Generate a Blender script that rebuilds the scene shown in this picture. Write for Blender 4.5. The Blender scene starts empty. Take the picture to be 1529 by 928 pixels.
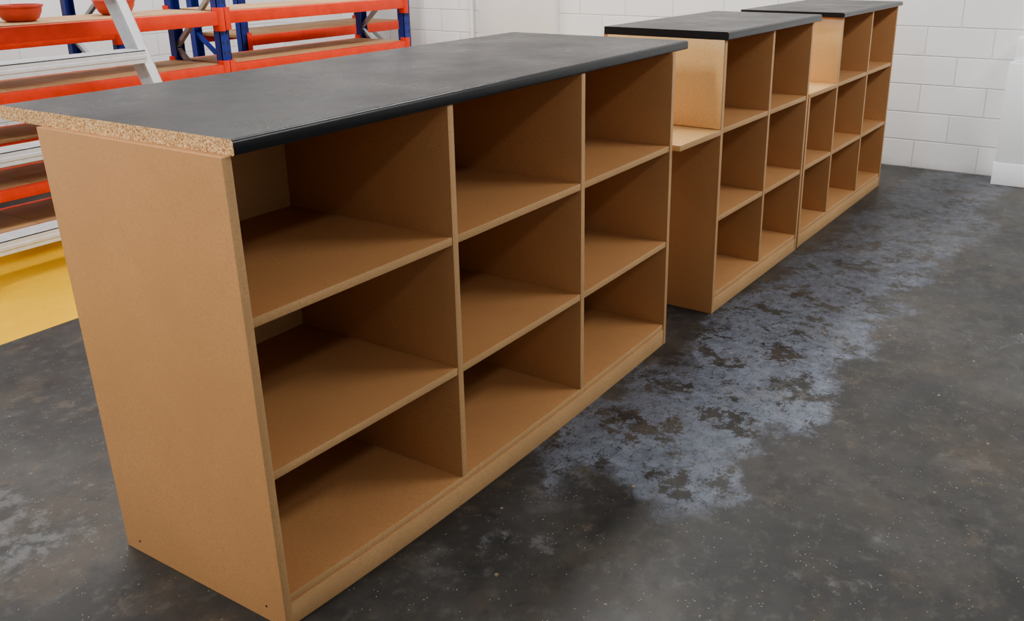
import bpy, bmesh, math, random
from mathutils import Vector, Euler, Matrix
random.seed(4)
scene=bpy.context.scene
COL=scene.collection
def lin(c):
    return tuple(((x/255)/12.92 if x/255<=.04045 else ((x/255+.055)/1.055)**2.4) for x in c)+(1,)
# ---------------------------------------------------------------- materials
class NT:
    def __init__(s,name):
        s.m=bpy.data.materials.new(name); s.m.use_nodes=True; s.t=s.m.node_tree
        s.b=s.t.nodes['Principled BSDF']; s.o=s.t.nodes['Material Output']
        s.tc=s.n('ShaderNodeTexCoord')
        s.co=s.tc.outputs['Object']
    def n(s,typ,**k):
        x=s.t.nodes.new(typ)
        for a,v in k.items(): setattr(x,a,v)
        return x
    def L(s,a,b): s.t.links.new(a,b)
    def mapping(s,scale=(1,1,1),loc=(0,0,0)):
        m=s.n('ShaderNodeMapping'); s.L(s.co,m.inputs['Vector']); m.inputs['Scale'].default_value=scale; m.inputs['Location'].default_value=loc
        return m.outputs[0]
    def noise(s,scale,detail=4,rough=.55,vec=None,dist=0):
        n=s.n('ShaderNodeTexNoise'); s.L(vec or s.co,n.inputs['Vector'])
        n.inputs['Scale'].default_value=scale;n.inputs['Detail'].default_value=detail;n.inputs['Roughness'].default_value=rough;n.inputs['Distortion'].default_value=dist
        return n.outputs['Fac']
    def voro(s,scale,feature='F1',out='Distance',vec=None):
        n=s.n('ShaderNodeTexVoronoi',feature=feature); s.L(vec or s.co,n.inputs['Vector']); n.inputs['Scale'].default_value=scale
        return n.outputs[out]
    def ramp(s,fac,stops,interp='LINEAR'):
        r=s.n('ShaderNodeValToRGB'); r.color_ramp.interpolation=interp
        e=r.color_ramp.elements
        while len(e)<len(stops): e.new(.5)
        for i,(p,c) in enumerate(stops):
            e[i].position=p; e[i].color=c if len(c)==4 else tuple(c)+(1,)
        s.L(fac,r.inputs[0]); return r.outputs[0]
    def step(s,fac,a,b):
        m=s.n('ShaderNodeMapRange'); m.interpolation_type='SMOOTHSTEP'
        s.L(fac,m.inputs[0]); m.inputs[1].default_value=a;m.inputs[2].default_value=b
        return m.outputs[0]
    def mix(s,f,a,b,mode='MIX'):
        m=s.n('ShaderNodeMix',data_type='RGBA',blend_type=mode)
        for i,v in ((0,f),(6,a),(7,b)):
            if isinstance(v,bpy.types.NodeSocket): s.L(v,m.inputs[i])
            else: m.inputs[i].default_value=v
        return m.outputs[2]
    def math(s,op,a,b=0.0,c=None):
        m=s.n('ShaderNodeMath',operation=op)
        for i,v in enumerate((a,b)+((c,) if c is not None else ())):
            if isinstance(v,bpy.types.NodeSocket): s.L(v,m.inputs[i])
            else: m.inputs[i].default_value=v
        return m.outputs[0]
    def bump(s,h,strength=.2,dist=.01):
        b=s.n('ShaderNodeBump'); b.inputs['Strength'].default_value=strength;b.inputs['Distance'].default_value=dist
        s.L(h,b.inputs['Height']); s.L(b.outputs[0],s.b.inputs['Normal'])
def mat_mdf(name,c,rough=.5,var=.10,spec=.4):
    s=NT(name)
    a=s.noise(3,5,.6); b=s.noise(260,3,.7); d=s.noise(38,4,.65)
    lo=tuple(x*(1-var*1.6) for x in c[:3])+(1,); hi=tuple(min(1,x*(1+var)) for x in c[:3])+(1,)
    col=s.ramp(a,[(.3,lo),(.7,hi)])
    col=s.mix(s.step(b,.35,.75),col,tuple(x*.78 for x in c[:3])+(1,)) 
    col=s.mix(s.math('MULTIPLY',s.step(d,.55,.75),.3),col,tuple(x*.75 for x in c[:3])+(1,))
    s.L(col,s.b.inputs['Base Color']); s.b.inputs['Roughness'].default_value=rough
    s.b.inputs['Specular IOR Level'].default_value=spec
    s.bump(b,.05,.002)
    return s.m
def mat_plain(name,c,rough=.5,metal=0,nscale=20,var=.12,bump=0,spec=.5):
    s=NT(name); a=s.noise(nscale,5,.6)
    lo=tuple(x*(1-var) for x in c[:3])+(1,); hi=tuple(min(1,x*(1+var)) for x in c[:3])+(1,)
    s.L(s.ramp(a,[(.3,lo),(.7,hi)]),s.b.inputs['Base Color'])
    s.b.inputs['Roughness'].default_value=rough; s.b.inputs['Metallic'].default_value=metal
    s.b.inputs['Specular IOR Level'].default_value=spec
    if bump: s.bump(a,bump,.005)
    return s.m
M={}
M['mdf']=mat_mdf('mdf_board',lin((194,139,86)),.5,.08,.3)
M['mdf_edge']=mat_mdf('mdf_cut_edge',lin((208,162,110)),.6,.12,.3)
M['lam']=mat_mdf('maple_laminate',lin((236,188,122)),.16,.05)  # glossy laminate, albedo also lightened to carry light falling on ends and ledges
s=NT('charcoal_laminate')
a=s.noise(2.2,6,.65,dist=.6); b=s.noise(14,5,.7); c=s.noise(120,2,.6)
col=s.ramp(a,[(.35,lin((5,6,8))),(.52,lin((9,9,11))),(.68,lin((21,16,15)))])
col=s.mix(s.math('MULTIPLY',s.step(b,.58,.78),.4),col,lin((46,38,34)))
sc=s.voro(420); spk=s.math('LESS_THAN',sc,.20)
col=s.mix(s.math('MULTIPLY',spk,s.math('MULTIPLY',s.step(b,.46,.72),.55)),col,lin((112,106,102)))
scr=s.noise(9,3,.6,vec=s.mapping((1,9,1)),dist=1.5)
col=s.mix(s.math('MULTIPLY',s.step(scr,.66,.74),.22),col,lin((98,96,93)))
s.L(col,s.b.inputs['Base Color'])
s.L(s.ramp(s.noise(5,6,.7),[(.3,(.24,)*3),(.7,(.36,)*3)]),s.b.inputs['Roughness'])
s.b.inputs['Specular IOR Level'].default_value=.045
s.bump(c,.03,.001); M['top']=s.m
M['edge_black']=mat_plain('black_postform_edge',lin((14,16,19)),.3,0,60,.2,0,.35)
s=NT('raw_chipboard')
cc=s.voro(420,out='Color'); dd=s.voro(420); n=s.noise(300,4,.7)
f=s.n('ShaderNodeSeparateColor'); s.L(cc,f.inputs[0])
col=s.ramp(f.outputs[0],[(.0,lin((136,92,52))),(.3,lin((194,146,92))),(.65,lin((220,174,116))),(1,lin((236,200,146)))])
col=s.mix(s.math('MULTIPLY',s.step(n,.56,.72),.8),col,lin((112,74,40)))
s.L(col,s.b.inputs['Base Color']); s.b.inputs['Roughness'].default_value=.9; s.bump(dd,.5,.0015)
M['chip']=s.m
M['orange']=mat_plain('orange_powder_coat',lin((212,46,4)),.45,0,12,.14,0,.2)
M['blue']=mat_plain('blue_powder_coat',lin((18,36,126)),.45,0,12,.14,0,.3)
M['galv']=mat_plain('galvanised_steel',lin((165,168,172)),.45,.7,30,.12)
M['alu']=mat_plain('brushed_aluminium',lin((222,224,228)),.42,.35,25,.08)
M['board']=mat_mdf('rack_chipboard',lin((184,142,94)),.7,.16)
M['plast']=mat_plain('orange_plastic',lin((186,50,22)),.5,0,20,.2)
M['foam']=mat_plain('polystyrene',lin((246,249,252)),.7,0,60,.02,.15)
M['pvc']=mat_plain('white_conduit_plastic',lin((234,234,234)),.5,0,6,.02)
M['lampbody']=mat_plain('white_enamel',lin((235,235,235)),.4)
M['ceil']=mat_plain('painted_ceiling_panel',lin((205,206,208)),.8,0,3,.03)
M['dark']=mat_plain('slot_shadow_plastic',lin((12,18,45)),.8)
def wallmat(axes,name,tint=(242,243,243)):
    s=NT(name)
    sep=s.n('ShaderNodeSeparateXYZ'); s.L(s.co,sep.inputs[0])
    cmb=s.n('ShaderNodeCombineXYZ'); s.L(sep.outputs[axes],cmb.inputs[0]); s.L(sep.outputs[2],cmb.inputs[1])
    br=s.n('ShaderNodeTexBrick'); s.L(cmb.outputs[0],br.inputs['Vector'])
    br.inputs['Scale'].default_value=1; br.inputs['Brick Width'].default_value=.34;br.inputs['Row Height'].default_value=.158
    br.inputs['Mortar Size'].default_value=.005;br.inputs['Mortar Smooth'].default_value=.7
    br.inputs['Color1'].default_value=lin(tint);br.inputs['Color2'].default_value=lin(tuple(x-5 for x in tint));br.inputs['Mortar'].default_value=lin(tuple(x-28 for x in tint))
    n=s.noise(3,5,.6)
    col=s.mix(s.math('MULTIPLY',s.step(n,.55,.75),.25),br.outputs['Color'],lin((216,215,210)))
    z=s.math('ADD',sep.outputs[2],s.math('MULTIPLY',s.noise(9,4,.6),.10))
    g=s.step(z,.11,.04)
    col=s.mix(s.math('MULTIPLY',g,.3),col,lin((160,160,156)))
    s.L(col,s.b.inputs['Base Color']); s.b.inputs['Roughness'].default_value=.5
    h=s.math('ADD',s.math('MULTIPLY',br.outputs['Fac'],-1.0),s.math('MULTIPLY',s.noise(55,4,.6),.35))
    s.bump(h,.5,.006)
    return s.m
M['wall']=wallmat(1,'painted_blockwork_a'); M['wallb']=wallmat(0,'painted_blockwork_b')
M['walld']=wallmat(0,'painted_blockwork_c',(160,162,162)); M['walle']=wallmat(1,'painted_blockwork_d',(200,202,202))
# floor
s=NT('worn_concrete')
sep=s.n('ShaderNodeSeparateXYZ'); s.L(s.co,sep.inputs[0]); X,Y=sep.outputs[0],sep.outputs[1]
n1=s.noise(1.3,8,.62,dist=.2); n2=s.noise(4.2,8,.70,dist=.15); n3=s.noise(22,6,.7); n4=s.noise(110,3,.7)
col=s.ramp(n1,[(.30,lin((33,33,33))),(.46,lin((42,42,41))),(.56,lin((54,53,51))),(.72,lin((74,72,69)))])
nb=s.noise(2.4,8,.7,vec=s.mapping((1,1,1),(3.1,8.2,0)))
col=s.mix(s.math('MULTIPLY',s.step(nb,.49,.62),.4),col,lin((74,64,52)))
nb2=s.noise(6,8,.75,vec=s.mapping((1,1,1),(1.1,4.2,0)))
col=s.mix(s.math('MULTIPLY',s.step(nb2,.57,.64),.35),col,lin((94,82,67)))
col=s.mix(s.math('MULTIPLY',s.step(n2,.47,.36),.5),col,lin((26,27,28)))
col=s.mix(s.math('MULTIPLY',s.step(n2,.56,.70),.32),col,lin((90,89,87)))
col=s.mix(s.math('MULTIPLY',s.step(n3,.52,.70),.36),col,lin((88,87,84)))
col=s.mix(s.math('MULTIPLY',s.step(n3,.46,.3),.4),col,lin((26,26,26)))
ww=s.math('MULTIPLY',s.math('SUBTRACT',s.noise(2.3,6,.7),.5),.8)
yc=s.math('ADD',Y,s.math('MULTIPLY',X,.075))
band=s.math('ABSOLUTE',s.math('ADD',yc,.17))
band=s.math('ADD',band,ww)
bm=s.step(band,.29,.19)
xm=s.step(s.math('ADD',X,ww),.74,.86)
patch=s.step(s.noise(7,9,.78,dist=.1),.44,.48)
fine=s.step(s.noise(34,6,.8),.38,.44)
crk=s.voro(24,feature='DISTANCE_TO_EDGE',vec=s.mapping((1,1.4,1)))
ck=s.step(s.math('ADD',crk,s.math('MULTIPLY',s.math('SUBTRACT',n3,.5),.12)),.0,.03)
ck=s.math('ADD',s.math('MULTIPLY',ck,.75),.25)
far=s.step(X,3.2,1.8)
pm=s.math('MULTIPLY',s.math('MULTIPLY',bm,xm),s.math('MULTIPLY',patch,s.math('MULTIPLY',fine,ck)))
pm=s.math('MULTIPLY',pm,s.math('ADD',s.math('MULTIPLY',far,.45),.38))
pc=s.ramp(n3,[(.3,lin((82,88,100))),(.7,lin((116,123,136)))])
col=s.mix(pm,col,pc)
st=s.math('MULTIPLY',s.step(s.noise(1.7,8,.8,vec=s.mapping((1,1,1),(7,3,0)),dist=.2),.58,.64),s.step(n3,.42,.55))
col=s.mix(s.math('MULTIPLY',st,.45),col,lin((102,103,104)))
sp=s.math('LESS_THAN',s.voro(85),.11); sp=s.math('MULTIPLY',sp,s.step(s.noise(16,2,.5),.48,.58))
col=s.mix(s.math('MULTIPLY',sp,.7),col,lin((160,156,146)))
sp2=s.math('LESS_THAN',s.math('ADD',s.voro(11),s.math('MULTIPLY',n4,.08)),.09); sp2=s.math('MULTIPLY',sp2,s.step(s.noise(5,2,.5),.48,.53))
col=s.mix(s.math('MULTIPLY',sp2,.8),col,lin((142,124,98)))
yy=s.math('MULTIPLY',s.math('GREATER_THAN',Y,1.845),s.math('LESS_THAN',Y,2.80))
wear=s.step(s.noise(14,6,.75),.27,.36)
yw=s.math('MULTIPLY',yy,wear)
col=s.mix(yw,col,s.ramp(n2,[(.3,lin((212,160,0))),(.7,lin((222,170,0)))]))
s.L(col,s.b.inputs['Base Color'])
r=s.ramp(n2,[(.3,(.36,)*3),(.7,(.58,)*3)])
s.L(s.mix(pm,r,(.6,.6,.6,1)),s.b.inputs['Roughness'])
s.L(s.math('SUBTRACT',.24,s.math('MULTIPLY',yw,.22)),s.b.inputs['Specular IOR Level'])
hh=s.math('ADD',s.math('MULTIPLY',n3,.5),s.math('MULTIPLY',n4,.3)); hh=s.math('ADD',hh,s.math('MULTIPLY',pm,.2))
s.bump(hh,.18,.004); M['floor']=s.m
# ---------------------------------------------------------------- mesh helpers
def obj(name,me,parent=None):
    o=bpy.data.objects.new(name,me); COL.objects.link(o)
    if parent: o.parent=parent
    return o
def empty(name,loc=(0,0,0),rz=0):
    e=bpy.data.objects.new(name,None); COL.objects.link(e); e.location=loc; e.rotation_euler=(0,0,rz); e.empty_display_size=.1
    return e
def bm_box(bm,lo,hi,bev=0,seg=2,mi=0):
    r=bmesh.ops.create_cube(bm,size=1)
    vs=r['verts']
    for v in vs:
        v.co=Vector([(lo[i]+hi[i])/2+v.co[i]*(hi[i]-lo[i]) for i in range(3)])
    fs=set(f for v in vs for f in v.link_faces)
    for f in fs: f.material_index=mi
    if bev:
        es=list(set(e for v in vs for e in v.link_edges))
        bmesh.ops.bevel(bm,geom=es,offset=bev,segments=seg,affect='EDGES',profile=.5)
def finish(bm,name,mats,parent=None,smooth=True):
    me=bpy.data.meshes.new(name); bm.to_mesh(me); bm.free()
    for m in mats: me.materials.append(m)
    o=obj(name,me,parent)
    if smooth:
        for p in me.polygons: p.use_smooth=True
        try:
            me.set_sharp_from_angle(angle=math.radians(35))
        except Exception: pass
    return o
def board(name,lo,hi,parent,mats=None,deform=None,cuts=0,bev=.0012):
    bm=bmesh.new(); bm_box(bm,lo,hi,0)
    if cuts:
        n=cuts
        dx=(hi[0]-lo[0])
        for i in range(1,n):
            bmesh.ops.bisect_plane(bm,geom=bm.verts[:]+bm.edges[:]+bm.faces[:],plane_co=(lo[0]+dx*i/n,0,0),plane_no=(1,0,0))
    es=[e for e in bm.edges if len(e.link_faces)==2 and e.calc_face_angle(0)>1]
    bmesh.ops.bevel(bm,geom=es,offset=bev,segments=2,affect='EDGES',profile=.5)
    for f in bm.faces:
        f.material_index=1 if f.normal.y<-.5 else 0
    if deform:
        for v in bm.verts: v.co=deform(v.co)
    return finish(bm,name,mats or [M['mdf'],M['mdf_edge']],parent)
T=.018
L1,D1,HB=1.606,.489,.9245
ZP,Z1,Z2=.0706,.6329,.3318
def dfm(co):
    w=max(0,1-max(co.x,0)/L1)**3*max(0,1-co.z/HB)
    return Vector((co.x+.056*w,co.y+.054*w,co.z))
def unit(name,loc,rz,xs,D,hb,deform=None,lowbay=False):
    e=empty(name,loc,rz)
    n=len(xs)-1
    for i,x in enumerate(xs):
        x0=x if i==0 else (x-T if i==n else x)
        top=hb
        y0=0 if i in (0,n) else .0015
        if lowbay and i==0: top=Z1
        zlo=0 if i in (0,n) else ZP
        nm='end_panel_%d'%(0 if i==0 else 1) if i in (0,n) else 'divider_%d'%i
        board(nm,(x0,y0,zlo),(x0+T,D,top),e,None,deform)
    bx=[(xs[i]+T, (xs[i+1] if i+1<n else xs[i+1]-T)) for i in range(n)]
    for i,(a,b) in enumerate(bx):
        for k,z in enumerate((Z2,Z1)):
            if lowbay and i==0 and k==1: continue
            board('shelf_%d_%d'%(i,k),(a,.003,z),(b,D-.012,z+T),e,None,deform)
        bt=hb if not(lowbay and i==0) else Z1
        board('back_panel_%d'%i,(a,D-.012,ZP),(b,D-.004,bt),e,None,deform)
    board('bottom_board',(xs[0]+T,.004,ZP-T),(xs[-1]-T,D-.004,ZP),e,None,deform,cuts=12)
    board('plinth',(xs[0]+T,.001,0.0),(xs[-1]-T,.001+T,ZP-T),e,None,deform,cuts=12)
    return e
def countertop(name,parent,lo,hi,rz=0,chip_left=True):
    bm=bmesh.new(); bm_box(bm,(0,0,lo[2]),(hi[0]-lo[0],hi[1]-lo[1],hi[2]))
    fr=[e for e in bm.edges if all(abs(v.co.y)<1e-5 for v in e.verts) and abs(e.verts[0].co.z-e.verts[1].co.z)<1e-6]
    topf=[e for e in fr if e.verts[0].co.z>(lo[2]+hi[2])/2]; botf=[e for e in fr if e not in topf]
    bmesh.ops.bevel(bm,geom=topf,offset=.008,segments=6,affect='EDGES',profile=.5)
    bmesh.ops.bevel(bm,geom=botf,offset=.004,segments=3,affect='EDGES',profile=.5)
    for f in bm.faces:
        n=f.normal
        if n.z>.9: f.material_index=0
        elif n.x<-.9: f.material_index=2 if chip_left else 1
        elif n.x>.9 or n.y>.9: f.material_index=1
        elif n.z<-.9: f.material_index=3
        else: f.material_index=1
    o=finish(bm,name,[M['top'],M['edge_black'],M['chip'],M['mdf']],parent)
    o.location=(lo[0],lo[1],0); o.rotation_euler=(0,0,rz)
    return o
u1=unit('shelving_unit',(0,0,0),0,[0,.5391,1.0637,L1],D1,HB,dfm)
countertop('countertop',u1,(.0173,-.0086,HB),(.0173+1.690,-.0086+.6314,.95),.0091)
bm=bmesh.new()
for (sy_,sz_) in ((.05,.035),(.44,.03)):
    p=dfm(Vector((0,sy_,sz_)))
    bmesh.ops.create_cone(bm,cap_ends=True,segments=12,radius1=.0025,radius2=.002,depth=.002,matrix=Matrix.Translation(p)@Matrix.Rotation(math.pi/2,4,'Y'))
w2=.4184; HB2=.9353
finish(bm,'screw_heads',[M['dark']],u1)
u2=unit('shelving_unit',(1.9081,-.0334,0),-.0388,[0,w2,2*w2+.004],.45,HB2)
countertop('countertop',u2,(-.005,-.012,HB2),(.890,.445,.961),0,False)
board('end_facing',(-.006,.001,Z1+T),(-.0002,.43,HB2),u2,[M['lam'],M['mdf_edge']])
board('ledge_shelf',(-.295,.0,Z1-.002),(-.0002,.43,Z1+T-.002),u2,[M['lam'],M['mdf_edge']])
w3,lw=.4478,.3598; HB3=.9291
u3=unit('shelving_unit',(2.774,-.0628,0),-.0384,[0,lw,lw+w3,lw+2*w3],.45,HB3,None,True)
countertop('countertop',u3,(lw-.035,-.014,HB3),(lw+2*w3+.02,.45,.949),0,False)
board('end_facing',(lw-.006,.001,Z1+T),(lw-.0002,.44,HB3),u3,[M['lam'],M['mdf_edge']])
board('ledge_shelf',(0,.0,Z1),(lw+.0,.445,Z1+T),u3,[M['lam'],M['mdf_edge']])
# ---------------------------------------------------------------- room
def plane_box(name,lo,hi,mat):
    bm=bmesh.new(); bm_box(bm,lo,hi); return finish(bm,name,[mat],None,False)
CH=3.2
plane_box('floor',(-4.2,-4.2,-.1),(4.75,5.2,0),M['floor'])
plane_box('wall_back',(4.55,-4.0,0),(4.75,5.0,CH),M['wall'])
plane_box('wall_left',(-4.0,5.0,0),(4.75,5.2,CH),M['wallb'])
plane_box('wall_right',(-4.0,-4.2,0),(4.75,-4.0,CH),M['walld'])
plane_box('wall_front',(-4.2,-4.2,0),(-4.0,5.2,CH),M['walle'])
plane_box('ceiling',(-4.2,-4.2,CH),(4.75,5.2,CH+.1),M['ceil'])
bm=bmesh.new(); bm_box(bm,(4.49,2.20,0),(4.55,2.84,CH),.004); finish(bm,'trim_1',[M['pvc']])
bm=bmesh.new()
bmesh.ops.create_cone(bm,cap_ends=True,segments=20,radius1=.016,radius2=.016,depth=CH,matrix=Matrix.Translation((4.525,2.93,CH/2)))
for z in (.5,1.3,2.1): bm_box(bm,(4.50,2.905,z),(4.55,2.955,z+.03),.003)
finish(bm,'conduit_pipe',[M['pvc']])
e=empty('polystyrene_sheet_stack')
bm=bmesh.new()
bm_box(bm,(4.36,-1.9,0),(4.54,-.612,.12),.004)
for i in range(3): bm_box(bm,(4.365+i*.058,-1.9+.02*i,.122),(4.419+i*.058,-.615-.004*i,.64),.004)
for i in range(2): bm_box(bm,(4.40+i*.058,-1.9,.642),(4.454+i*.058,-.635,.765),.004)
finish(bm,'sheets',[M['foam']],e)
# ---------------------------------------------------------------- pallet rack
def beam_rack(name,x0,x1,y0,y1,levels,H,shared=False,nob=()):
    e=empty(name)
    def upright(n,x,y):
        bm=bmesh.new()
        w,d,t=.058,.045,.004
        sg=1 if y==y0 else -1
        ya=y; yb=y+sg*d
        lo,hi=min(ya,yb),max(ya,yb)
        fy0,fy1=(lo,lo+t) if sg>0 else (hi-t,hi)
        bm_box(bm,(x-w/2,fy0,0),(x+w/2,fy1,H))
        bm_box(bm,(x-w/2,lo,0),(x-w/2+t,hi,H)); bm_box(bm,(x+w/2-t,lo,0),(x+w/2,hi,H))
        bm_box(bm,(x-w/2-.015,lo-.01,0),(x+w/2+.015,hi+.01,.006))
        fy=fy0-.0006 if sg>0 else fy1+.0001
        z=.06
        while z<H-.04:
            for dx in (-.012,.012):
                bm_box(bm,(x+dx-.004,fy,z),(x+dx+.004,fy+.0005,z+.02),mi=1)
            z+=.05
        finish(bm,n,[M['blue'],M['dark']],e,False)
    for i,x in enumerate([x0,x1]):
        if shared and i==0: continue
        upright('upright_front_%d'%i,x,y0); upright('upright_rear_%d'%i,x,y1)
        bm=bmesh.new()
        z=.1;k=0
        while z+.32<H:
            a=Vector((x,y0+.03,z if k%2 else z+.3)); b=Vector((x,y1-.03,z+.3 if k%2 else z))
            dv=b-a; m=Matrix.Translation((a+b)/2)@dv.to_track_quat('Z','Y').to_matrix().to_4x4()
            r=bmesh.ops.create_cube(bm,size=1)
            for v in r['verts']: v.co=m@Vector((v.co.x*.025,v.co.y*.02,v.co.z*dv.length))
            z+=.32;k+=1
        finish(bm,'bracing_%d'%i,[M['galv'] if i else M['blue']],e,False)
    for j,(z,h) in enumerate(levels):
        for k,y in enumerate((y0,y1)):
            bm=bmesh.new()
            ya,yb=(y-.012,y+.03) if k==0 else (y-.03,y+.012)
            bm_box(bm,(x0+.029,ya,z-h),(x1-.029,yb,z),.003)
            bm_box(bm,(x0+.029,(yb if k==0 else ya-.012),z-h),(x1-.029,(yb+.012 if k==0 else ya),z-.018),.002)
            for x,s in ((x0,1),(x1,-1)):
                px=x+s*.029
                bm_box(bm,(min(px,px+s*.006)-.001,ya-.004,z-h-.03),(max(px,px+s*.006)+.001,yb,z+.02),.001)
                bm_box(bm,(min(x+s*.002,px),ya-.006 if k==0 else yb,z-h-.03),(max(x+s*.002,px),ya-.001 if k==0 else yb+.005,z+.02),.001)
            finish(bm,'beam_%d_%d'%(j,k),[M['orange']],e)
        if j not in nob:
            bm=bmesh.new()
            n=4; wd=(x1-x0-.06)/n
            for i in range(n):
                bm_box(bm,(x0+.03+i*wd+.002,y0+.032,z-.017),(x0+.03+(i+1)*wd-.002,y1-.032,z+.002+.002*random.random()),.001)
            finish(bm,'deck_boards_%d'%j,[M['board']],e)
    return e
lv=[(.09,.055),(.27,.045),(.46,.05),(.665,.06),(.925,.065)]
beam_rack('pallet_rack',.78,2.225,2.76,3.17,lv,1.5)
lv2=[(.12,.055),(.38,.055),(.665,.06),(.925,.06)]
beam_rack('pallet_rack',2.225,3.62,2.76,3.17,lv2,1.5,True)
beam_rack('pallet_rack',.80,2.30,3.75,4.25,[(.12,.05),(.5,.06),(.80,.06),(1.1,.06)],1.5)
beam_rack('pallet_rack',2.90,4.36,3.42,3.90,[(.12,.05),(.45,.06),(.72,.06),(1.1,.06)],1.5)
def tub(loc,r,h):
    bm=bmesh.new(); seg=32
    prof=[(0,0),(r*.6,0),(r*.8,.012),(r*.95,h*.55),(r,h-.008),(r*1.06,h-.008),(r*1.06,h),(r*.96,h),(r*.75,.02),(0,.012)]
    rings=[]
    for pr,z in prof:
        if pr==0: rings.append([bm.verts.new((0,0,z))])
        else: rings.append([bm.verts.new((pr*math.cos(2*math.pi*i/seg),pr*math.sin(2*math.pi*i/seg),z)) for i in range(seg)])
    for a,b in zip(rings,rings[1:]):
        for i in range(seg):
            j=(i+1)%seg
            if len(a)==1: bm.faces.new((a[0],b[j],b[i]))
            elif len(b)==1: bm.faces.new((a[i],a[j],b[0]))
            else: bm.faces.new((a[i],a[j],b[j],b[i]))
    bmesh.ops.recalc_face_normals(bm,faces=bm.faces)
    o=finish(bm,'plastic_bowl',[M['plast']]); o.location=loc
tub((1.34,2.97,.9295),.09,.07); tub((1.80,2.99,.9295),.09,.07)
# ---------------------------------------------------------------- aluminium ladder
e=empty('aluminium_ladder')
def yl(z): return 2.34+.25*z
HT=1.55
for k,(xb,xt) in enumerate(((.66,.84),(1.72,1.46))):
    bm=bmesh.new()
    def rp(z,dx,dy): 
        f=z/HT; return Vector((xb+(xt-xb)*f+dx,yl(z)+dy,z))
    secs=[(-.022,-.046,.022,-.042),(-.022,.042,.022,.046),(-.022 if k==0 else .018,-.046,-.018 if k==0 else .022,.046)]
    for (ax,ay,bx_,by_) in secs:
        vs=[bm.verts.new(rp(z,dx,dy)) for z in (0.02,HT) for dx,dy in ((ax,ay),(bx_,ay),(bx_,by_),(ax,by_))]
        for q in ((0,1,2,3),(7,6,5,4),(0,4,5,1),(1,5,6,2),(2,6,7,3),(3,7,4,0)): bm.faces.new([vs[i] for i in q])
    bmesh.ops.recalc_face_normals(bm,faces=bm.faces)
    finish(bm,'rail_%d'%k,[M['alu']],e,False)
    bm=bmesh.new(); bm_box(bm,(xb-.025,yl(0)-.05,0),(xb+.025,yl(0)+.05,.035),.005); finish(bm,'foot_%d'%k,[M['dark']],e)
for i,z in enumerate((.19,.50,.81,1.12,1.42)):
    f=z/HT; xa=.66+.18*f; xb_=1.72-.26*f; y=yl(z)
    bm=bmesh.new()
    bm_box(bm,(xa,y-.06,z-.006),(xb_,y+.05,z),.001)
    bm_box(bm,(xa,y-.060,z-.055),(xb_,y-.056,z),.001)
    bm_box(bm,(xa,y+.046,z-.03),(xb_,y+.05,z),.001)
    for j in range(8):
        yy_=y-.053+j*.012
        bm_box(bm,(xa,yy_,z),(xb_,yy_+.005,z+.003))
    bm_box(bm,(xa,y-.063,z-.036),(xb_,y-.060,z-.022),.001)
    finish(bm,'step_%d'%i,[M['alu']],e,False)
# ---------------------------------------------------------------- lights
def tube(x,y,power,ln=1.8,rz=0,wd=.35):
    e=empty('fluorescent_light',(x,y,CH),rz)
    bm=bmesh.new(); bm_box(bm,(-ln/2-.03,-wd/2-.03,-.06),(ln/2+.03,wd/2+.03,0),.006); finish(bm,'housing',[M['lampbody']],e)
    l=bpy.data.lights.new('tube_lamp','AREA'); l.shape='RECTANGLE'; l.size=ln; l.size_y=wd; l.energy=power; l.color=(1,.99,.975)
    o=bpy.data.objects.new('tube_lamp',l); COL.objects.link(o); o.parent=e; o.location=(0,0,-.064)
for x,y,p in ((-2.6,.3,165),(-2.4,2.6,35),(.6,1.1,50),(.9,3.9,45),(2.9,.9,100),(3.0,3.4,80),(2.9,-2.4,85),(-.2,-2.8,28)):  # last tube is an added fill, not a real fitting; lifts the open fronts
    tube(x,y,p)
w=bpy.data.worlds.new('World'); scene.world=w; w.use_nodes=True
w.node_tree.nodes['Background'].inputs[0].default_value=(.93,.96,1,1); w.node_tree.nodes['Background'].inputs[1].default_value=.5
# ---------------------------------------------------------------- camera
c=bpy.data.cameras.new('camera'); co=bpy.data.objects.new('camera',c); COL.objects.link(co)
co.location=(-.8473,-1.1077,1.2165); co.rotation_euler=(1.2476,.0069,-1.0128)
c.sensor_fit='HORIZONTAL'; c.sensor_width=36; c.lens=1344.88/1529*36
c.shift_x=-59.43/1529; c.shift_y=-91.77/1529; c.clip_start=.02
scene.camera=co
